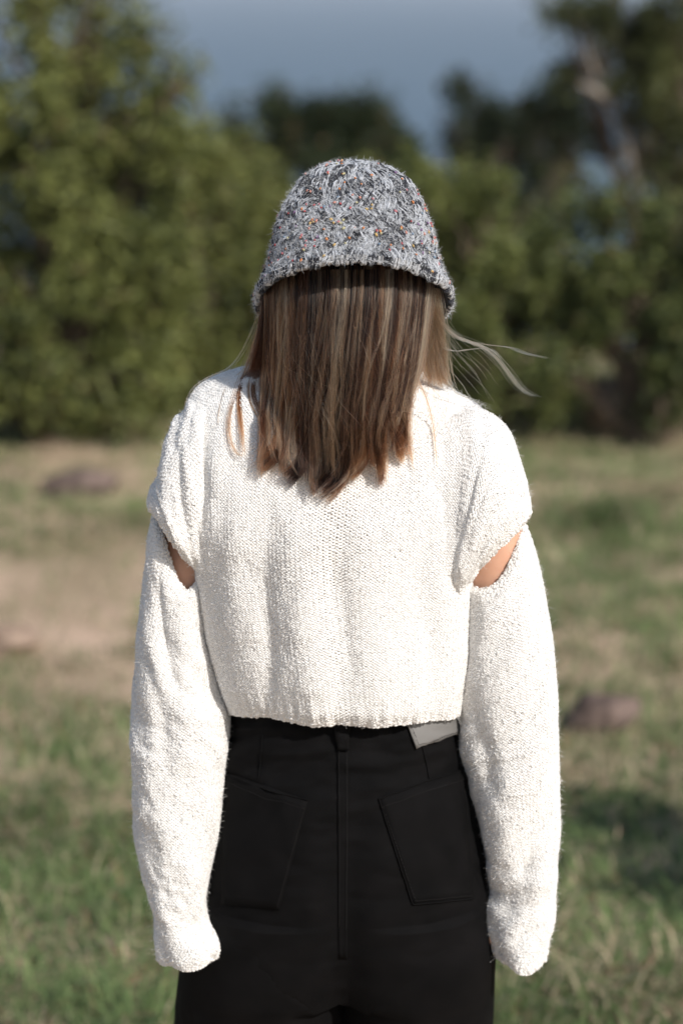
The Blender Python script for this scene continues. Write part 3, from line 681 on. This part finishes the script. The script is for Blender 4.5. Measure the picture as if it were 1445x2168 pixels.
    pal = np.array([(.52, .20, .08), (.42, .08, .09), (.50, .35, .15), (.50, .25, .21), (.16, .23, .32), (.22, .14, .26), (.46, .43, .26), (.46, .18, .20)])
    cc = pal[r.choice(8, n, p=(.22, .14, .14, .16, .12, .06, .10, .06))]
    npmesh('fleck', V.reshape(-1, 3), F, M['fleck'], hat, colors=np.repeat(cc, 8, 0))['kind'] = 'stuff'
build_hat()

# ---- hair
tor_bvh = tor.bvh()
capL_bvh, capR_bvh = capL.bvh(), capR.bvh()
def back_y(x, z):
    best = None
    for b_ in (tor_bvh, capL_bvh, capR_bvh):
        h = b_.ray_cast(Vector((x, -1, z)), Vector((0, 1, 0)))
        if h[0] is not None and (best is None or h[0].y < best): best = h[0].y
    return best
def hair_pt(u, v, layer):
    e = max(0.0, 1 - ((u - 745) / 205.0) ** 2); Yh = -(.060 + .046 * float(np.interp(v, [560, 640, 760, 900], [0, .45, .8, 1]))) * math.sqrt(e) + .02 * (1 - e)
    Yh -= layer * math.sqrt(max(e, .15))
    p = at(u, v, Yh)
    for _ in range(2):
        s = back_y(p[0], p[2])
        if s is None: break
        p = at(u, v, min(Yh, s - .0065 - layer))
    return p
def tip_v(u): return float(np.interp(u, [480, 540, 575, 605, 640, 690, 715, 750, 790, 830, 870, 900], [955, 965, 988, 998, 1028, 1036, 1038, 1018, 1006, 985, 960, 930]))
def build_hair():
    r = np.random.default_rng(9); K = 22; T = np.linspace(0, 1, K)
    P_all, R_all, C_all = [], [], []
    DK, BR, RD, BL, LT = np.array((.007, .004, .0035)), np.array((.045, .020, .012)), np.array((.17, .066, .030)), np.array((.56, .385, .25)), np.array((.22, .115, .066))
    def lock(path, n, w0, w1, c, c_end, layer=0.0, spread=1.0, rad=.00020, surf=True, Y=None, wild=.0):
        path = np.array(path, float); t = np.linspace(0, 1, len(path))
        # smooth interpolation through the measured points
        from numpy import interp
        tt = np.linspace(0, 1, 90); d = np.stack([interp(tt, t, path[:, 0]), interp(tt, t, path[:, 1])], 1)
        k = np.ones(15) / 15; pad = np.pad(d, ((7, 7), (0, 0)), mode='reflect', reflect_type='odd'); d = np.stack([np.convolve(pad[:, q], k, 'valid') for q in (0, 1)], 1)
        g = np.stack([interp(T, tt, d[:, q]) for q in (0, 1)], 1)
        if surf:
            C = np.array([hair_pt(a, b_, layer) for a, b_ in g]); yy = C[:, 1].copy(); pq = np.pad(yy, (2, 2), mode='edge'); C[:, 1] = np.minimum(yy, np.convolve(pq, np.ones(5) / 5, 'valid'))
        else:
            ys = interp(T, t, np.broadcast_to(Y, (len(path),))); C = np.array([at(a, b_, q) for (a, b_), q in zip(g, ys)])
        o = r.normal(size=(n, 2)); w = (w0 + (w1 - w0) * T) / 1780.0
        tip = 1 - np.abs(r.normal(size=n)) * .11
        off = o[:, None, :] * w[None, :, None]
        ph = r.uniform(0, 6.28, (n, 1)); fr = r.uniform(3, 8, (n, 1)); wob = np.sin(fr * T[None] + ph) * r.uniform(.0002, .0013, (n, 1)) * T[None] * spread
        wob2 = np.cumsum(r.normal(size=(n, K)), 1) * .00016 * (spread + wild * 4)
        idx = np.clip(T[None] * tip[:, None], 0, 1) * (K - 1); i = np.minimum(idx.astype(int), K - 2); f = (idx - i)[..., None]
        S = C[i] * (1 - f) + C[i + 1] * f
        S[..., 0] += off[..., 0] + wob + wob2
        S[..., 1] -= np.abs(off[..., 1]) * .55
        S[..., 2] += off[..., 1] * .1
        P_all.append(S); R_all.append(np.broadcast_to(rad * np.interp(T, [0, .8, 1], [1, 1, .45]), (n, K)))
        mixf = np.clip(T[None, :, None] + r.normal(size=(n, 1, 1)) * .15, 0, 1) ** 1.05
        c2 = np.where((r.random(n) < .12)[:, None], np.stack([DK, BR, BR, RD, RD, LT])[r.integers(0, 6, n)], c[None])[:, None]
        cc = (c2 * (1 - mixf) + c_end * mixf) * r.uniform(.65, 1.4, (n, 1, 1)); C_all.append(np.clip(cc, .004, .8))
    nl = 210
    clump = np.array([556, 578, 604, 632, 660, 690, 712, 738, 764, 790, 814, 838, 860]) + r.normal(size=13) * 4
    ctip = np.array([tip_v(q) for q in clump]) + r.normal(size=13) * 11; ccurl = r.normal(size=13) * 14 + np.linspace(-16, 6, 13)
    for k in range(nl):
        ut = 566 + 345 * (k + r.random()) / nl; f = (ut - 566) / 345
        ub0 = 556 + 306 * f + r.normal() * 9; ci = int(np.argmin(np.abs(clump - ub0 - r.normal() * 8))); pull = r.uniform(.7, 1.0)
        ub = ub0 + (clump[ci] - ub0) * pull
        lay = r.choice([.0, .005, .010, .016])
        tv = ctip[ci] + r.normal() * 9 - abs(ub - clump[ci]) * 1.2 - 14 * (lay > .009)
        cu_ = ccurl[ci] + r.normal() * 4
        path = [(ut, 560), (ut, 610), (ut + (ub0 - ut) * .18, 690), (ut + (ub0 - ut) * .5 + (ub - ub0) * .35, 790), (ub0 + (ub - ub0) * .85 + 3 * r.normal() - cu_ * .7, 865), (ub - cu_ * .7, tv - 60), (ub, tv - 25), (ub + cu_, tv)]
        tone = float(noise_np(np.array([[ut / 15.0, lay * 130 + .3]]), 77, 2)[0]) + r.normal() * .10
        blond = .75 * math.exp(-((ut - 668) / 8) ** 2) + .85 * math.exp(-((ut - 782) / 9) ** 2) + .4 * math.exp(-((ut - 730) / 6) ** 2) + .7 * float(sstep(878, 905, ut))
        if r.random() < blond * (.35 if lay < .004 else 1): c, ce = BL * r.uniform(.7, 1.1), LT
        elif tone > .42: c, ce = LT * r.uniform(.6, 1.0), RD * 1.2
        elif tone > .0: c, ce = BR * r.uniform(.8, 1.5), RD * r.uniform(.7, 1.3)
        else: c, ce = DK * r.uniform(.6, 1.3), BR * r.uniform(.5, 1.8)
        if 628 < ub < 742 and r.random() < .55: ce = DK * r.uniform(.8, 2.2)
        lock(path, int(r.uniform(25, 60)), r.uniform(4, 8), r.uniform(2, 4.5), c, ce, lay, 1.1)
    for k in range(84):                          # thin separate strands over the top, light and dark
        ut = 572 + 335 * r.random(); f = (ut - 566) / 345; ub = 556 + 306 * f + r.normal() * 12; tv = tip_v(ub) - abs(r.normal()) * 45
        lt = r.random() < .62; c = (BL * r.uniform(.6, 1.15) if r.random() < .65 else LT) if lt else DK * r.uniform(.5, 1.2)
        m1, m2 = r.normal(size=2) * 7
        lock([(ut, 570), (ut + 1, 620), (ut + (ub - ut) * .25 + m1, 700), (ut + (ub - ut) * .55 + m2, 790), (ub + m1, 880), (ub - m2, tv - 40), (ub + r.normal() * 9, tv)], int(r.uniform(12, 34)), r.uniform(1.2, 3.2), r.uniform(1.2, 3), c, LT * 1.3 if lt else BR, .019, .9)
    # light lengths at the right that fall forward over the shoulder
    for k in range(16):
        ut = 882 + 46 * r.random()
        lock([(ut - 6, 610), (ut + 2, 650), (ut + 8, 720), (ut + 14, 780), (ut + 18 + 6 * r.normal(), 815 + 10 * r.random())], 45, 6, 7, BL * r.uniform(.5, 1.0), LT, 0, surf=False, Y=(-.03, -.03, -.02, .0, .02))
    for k in range(12):
        ut = 562 + 30 * r.random()
        lock([(ut + 8, 610), (ut - 4, 650), (ut - 16, 730), (ut - 30, 785), (ut - 40, 800)], 30, 6, 5, DK, BR, 0, surf=False, Y=(-.03, -.03, -.035, -.03, .0))
    # loose locks lying on the left shoulder
    for path, n, c in (([(545, 700), (520, 770), (500, 830), (482, 880), (484, 930), (500, 960), (512, 966)], 12, BR), ([(552, 700), (528, 775), (508, 820), (505, 860), (511, 910), (516, 970)], 40, DK), ([(560, 700), (540, 790), (534, 830), (548, 870), (575, 900)], 26, BR), ([(560, 690), (536, 780), (526, 820), (530, 850), (556, 900), (570, 930)], 16, LT),
                       ([(560, 640), (500, 775), (440, 798), (408, 820), (394, 850), (392, 880)], 4, LT), ([(560, 640), (520, 780), (490, 800), (470, 830), (460, 880), (462, 900)], 3, LT),
                       ([(866, 740), (880, 800), (900, 840), (914, 890), (920, 950), (924, 990)], 9, RD), ([(860, 740), (868, 800), (862, 880), (868, 940), (876, 1005)], 14, RD), ([(850, 740), (868, 820), (866, 900), (850, 960)], 18, RD), ([(885, 760), (868, 830), (866, 880), (875, 1000)], 6, LT)):
        lock(path, n, 3.2, 2.2, c, RD if c is not LT else LT, .002, .6)
    # strands lifted by the wind
    for path, n, w in (([(905, 610), (926, 668), (950, 705), (985, 722), (1030, 735), (1060, 765), (1085, 805), (1115, 835), (1140, 840)], 34, 4.5), ([(905, 620), (935, 735), (960, 745), (1000, 738), (1040, 738), (1062, 760)], 14, 3), ([(980, 720), (1030, 730), (1080, 735), (1110, 748), (1165, 760)], 12, 1.6),
                       ([(915, 640), (925, 700), (940, 760), (942, 800)], 40, 4), ([(905, 640), (930, 760), (960, 830), (1010, 850), (1055, 872)], 8, 2.5)):
        lock(path, n, w, w * .6, LT * 1.25, BL * .8, 0, 2.6, .00012, False, np.linspace(-.04, .01, len(path)), .0)
    for k in range(130):
        u0 = r.uniform(560, 935); v0 = r.uniform(600, 800); sd = 1 if u0 > 745 else -1
        lock([(u0, v0), (u0 + r.normal() * 14 + sd * 6, v0 + 60), (u0 + r.normal() * 26 + sd * 14, v0 + 130), (u0 + r.normal() * 40 + sd * 16, v0 + 190 + 20 * r.normal())], 1, 1, 1, LT if k % 2 else BR, BL if k % 3 else RD, .022, 1, .00014, True)
    for k in range(26):
        u0 = r.uniform(905, 935); v0 = r.uniform(640, 720); a = r.uniform(20, 130); b_ = r.uniform(60, 200)
        lock([(u0, v0), (u0 + a * .3, v0 + b_ * .4), (u0 + a * .8, v0 + b_ * .75), (u0 + a, v0 + b_)], 1, 1, 1, LT, BL, 0, 1, .00011, False, (-.04, -.02, 0, .02))
    for k in range(14):
        u0 = r.uniform(556, 575); v0 = r.uniform(650, 700); a = r.uniform(10, 60); b_ = r.uniform(90, 200)
        lock([(u0, v0), (u0 - a * .3, v0 + b_ * .4), (u0 - a * .8, v0 + b_ * .75), (u0 - a, v0 + b_)], 1, 1, 1, DK, BR, 0, 1, .00011, False, (-.04, -.04, -.03, -.02))
    # the mass underneath
    V = []; nu, nv = 44, 40
    for a in np.linspace(0, 1, nv):
        for f in np.linspace(0, 1, nu):
            ut = 572 + 335 * f; ub = 566 + 285 * f; vv = 540 + (tip_v(ub) - 175 - 50 * (.5 + .5 * math.sin(f * 31)) - 540) * a
            V.append(hair_pt(ut + (ub - ut) * sstep(.25, .9, a), vv, -.003))
    i, j = np.meshgrid(np.arange(nv-1), np.arange(nu-1), indexing='ij')
    hm = npmesh('hair', V, np.stack([i*nu+j, i*nu+j+1, (i+1)*nu+j+1, (i+1)*nu+j], -1).reshape(-1, 4), M['hair_base'], person)
    md = hm.modifiers.new('thickness', 'SOLIDIFY'); md.thickness = .004; md.offset = -1
    o = curves('hair_strands', np.concatenate(P_all), np.concatenate(R_all), M['hair'], hm, np.concatenate(C_all)); o['kind'] = 'stuff'
build_hair()

# ---- body: one skinned surface inside the clothes
def build_body():
    vs, es, rad = [], [], []
    def add(p, r_, par=None):
        vs.append(tuple(p)); rad.append(r_ if isinstance(r_, tuple) else (r_, r_)); k = len(vs) - 1
        if par is not None: es.append((par, k))
        return k
    pz = at(727, 1700, 0)[2]
    pel_ = add((0, .0, pz), (.12, .085)); w_ = add((0, .0, 1.0), (.10, .075), pel_); ch = add((0, .005, 1.17), (.12, .08), w_); sh_ = add((0, .03, 1.33), (.07, .055), ch)
    nk = add((.01, .035, 1.41), .048, sh_); hd = add((.012, .02, 1.50), (.070, .08), nk); h2 = add((.012, .015, 1.58), (.074, .085), hd); add((.012, .02, 1.63), (.05, .06), h2)
    ns = add((.012, .095, 1.525), .014, hd); add((.012, .112, 1.515), .009, ns)
    for s, pts in ((-1, [(430, 890, .03, .045), (408, 1010, .012, .040), (392, 1180, -.012, .040), (382, 1330, -.015, .034), (382, 1480, -.025, .031), (380, 1650, -.04, .028), (382, 1800, -.055, .024), (386, 1880, -.062, .021)]),
                   (1, [(1005, 920, .03, .045), (1028, 1010, .012, .040), (1048, 1180, -.014, .041), (1062, 1330, -.015, .034), (1076, 1480, -.018, .031), (1088, 1650, -.022, .028), (1106, 1800, -.026, .024), (1108, 1870, -.028, .021)])):
        k = sh_
        for (u, v, Y, r_) in pts: k = add(at(u, v, Y), r_, k)
        u0, yh = (402, -.066) if s < 0 else (1090, -.028)
        palm = add(at(u0, 1932, yh), (.024, .017), k); kn = add(at(u0 - s * 4, 1962, yh), (.025, .015), palm)
        for q in range(4):
            dy = (q - 1.5) * .017; ln = (.9, 1.0, .95, .75)[q]
            a = add(at(u0 - s * 8, 1980, yh + dy), .0085, kn); b_ = add(at(u0 - s * (8 + 14 * ln), 1996, yh + dy), .008, a); add(at(u0 - s * (8 + 24 * ln), 1984, yh + dy), .0075, b_)
        far, ty = (34, .03) if s < 0 else (62, -.02)
        t1 = add(at(u0 - s * far * .4, 1942, yh + ty * .6), .0095, palm); t2 = add(at(u0 - s * far * .72, 1970, yh + ty), .0088, t1); add(at(u0 - s * far, 1997, yh + ty), .0078, t2)
    for s in (-1, 1):
        Lg, c = legs[0] if s < 0 else legs[1]
        k = add((c[0] * .75, .0, pz - .1), .085, pel_); k = add((c[0] * .95, .005, .48), .055, k); k = add((c[0], .02, .30), .048, k); k = add((c[0], .03, .09), .035, k); k = add((c[0], .05, .055), .032, k); add((c[0] + s * .01, .15, .035), .024, k)
    me = bpy.data.meshes.new('body'); me.from_pydata(vs, es, []); o = bpy.data.objects.new('body', me); link(o, person); me.materials.append(M['skin'])
    md = o.modifiers.new('skin', 'SKIN'); md.use_smooth_shade = True
    if not me.skin_vertices: me.attributes.new('dummy', 'FLOAT', 'POINT')
    for sv, r_ in zip(me.skin_vertices[0].data, rad): sv.radius = r_
    me.skin_vertices[0].data[0].use_root = True
    sub = o.modifiers.new('smooth', 'SUBSURF'); sub.levels = 2; sub.render_levels = 2
    for s in (-1, 1):
        Lg, c = legs[0] if s < 0 else legs[1]
        R = []
        for (y, hw, hh, zc) in ((-.045, .022, .02, .045), (-.04, .032, .035, .045), (0, .036, .05, .052), (.06, .037, .045, .047), (.12, .042, .032, .034), (.18, .036, .024, .026), (.20, .018, .014, .02)):
            R.append(np.stack([c[0] + s * (y + .04) * .08 + hw * np.cos(TH), np.full(NC, c[1] + y), zc + hh * np.sin(TH)], -1))
        Lf = Loft(R, 30); V = Lf.G.reshape(-1, 3); V[:, 2] = np.maximum(V[:, 2], .001)
        npmesh('shoe', V, [Lf.faces(), np.arange(NC)[None], (np.arange(NC) + (Lf.M - 1) * NC)[None]], M['shoe'], person)
build_body()
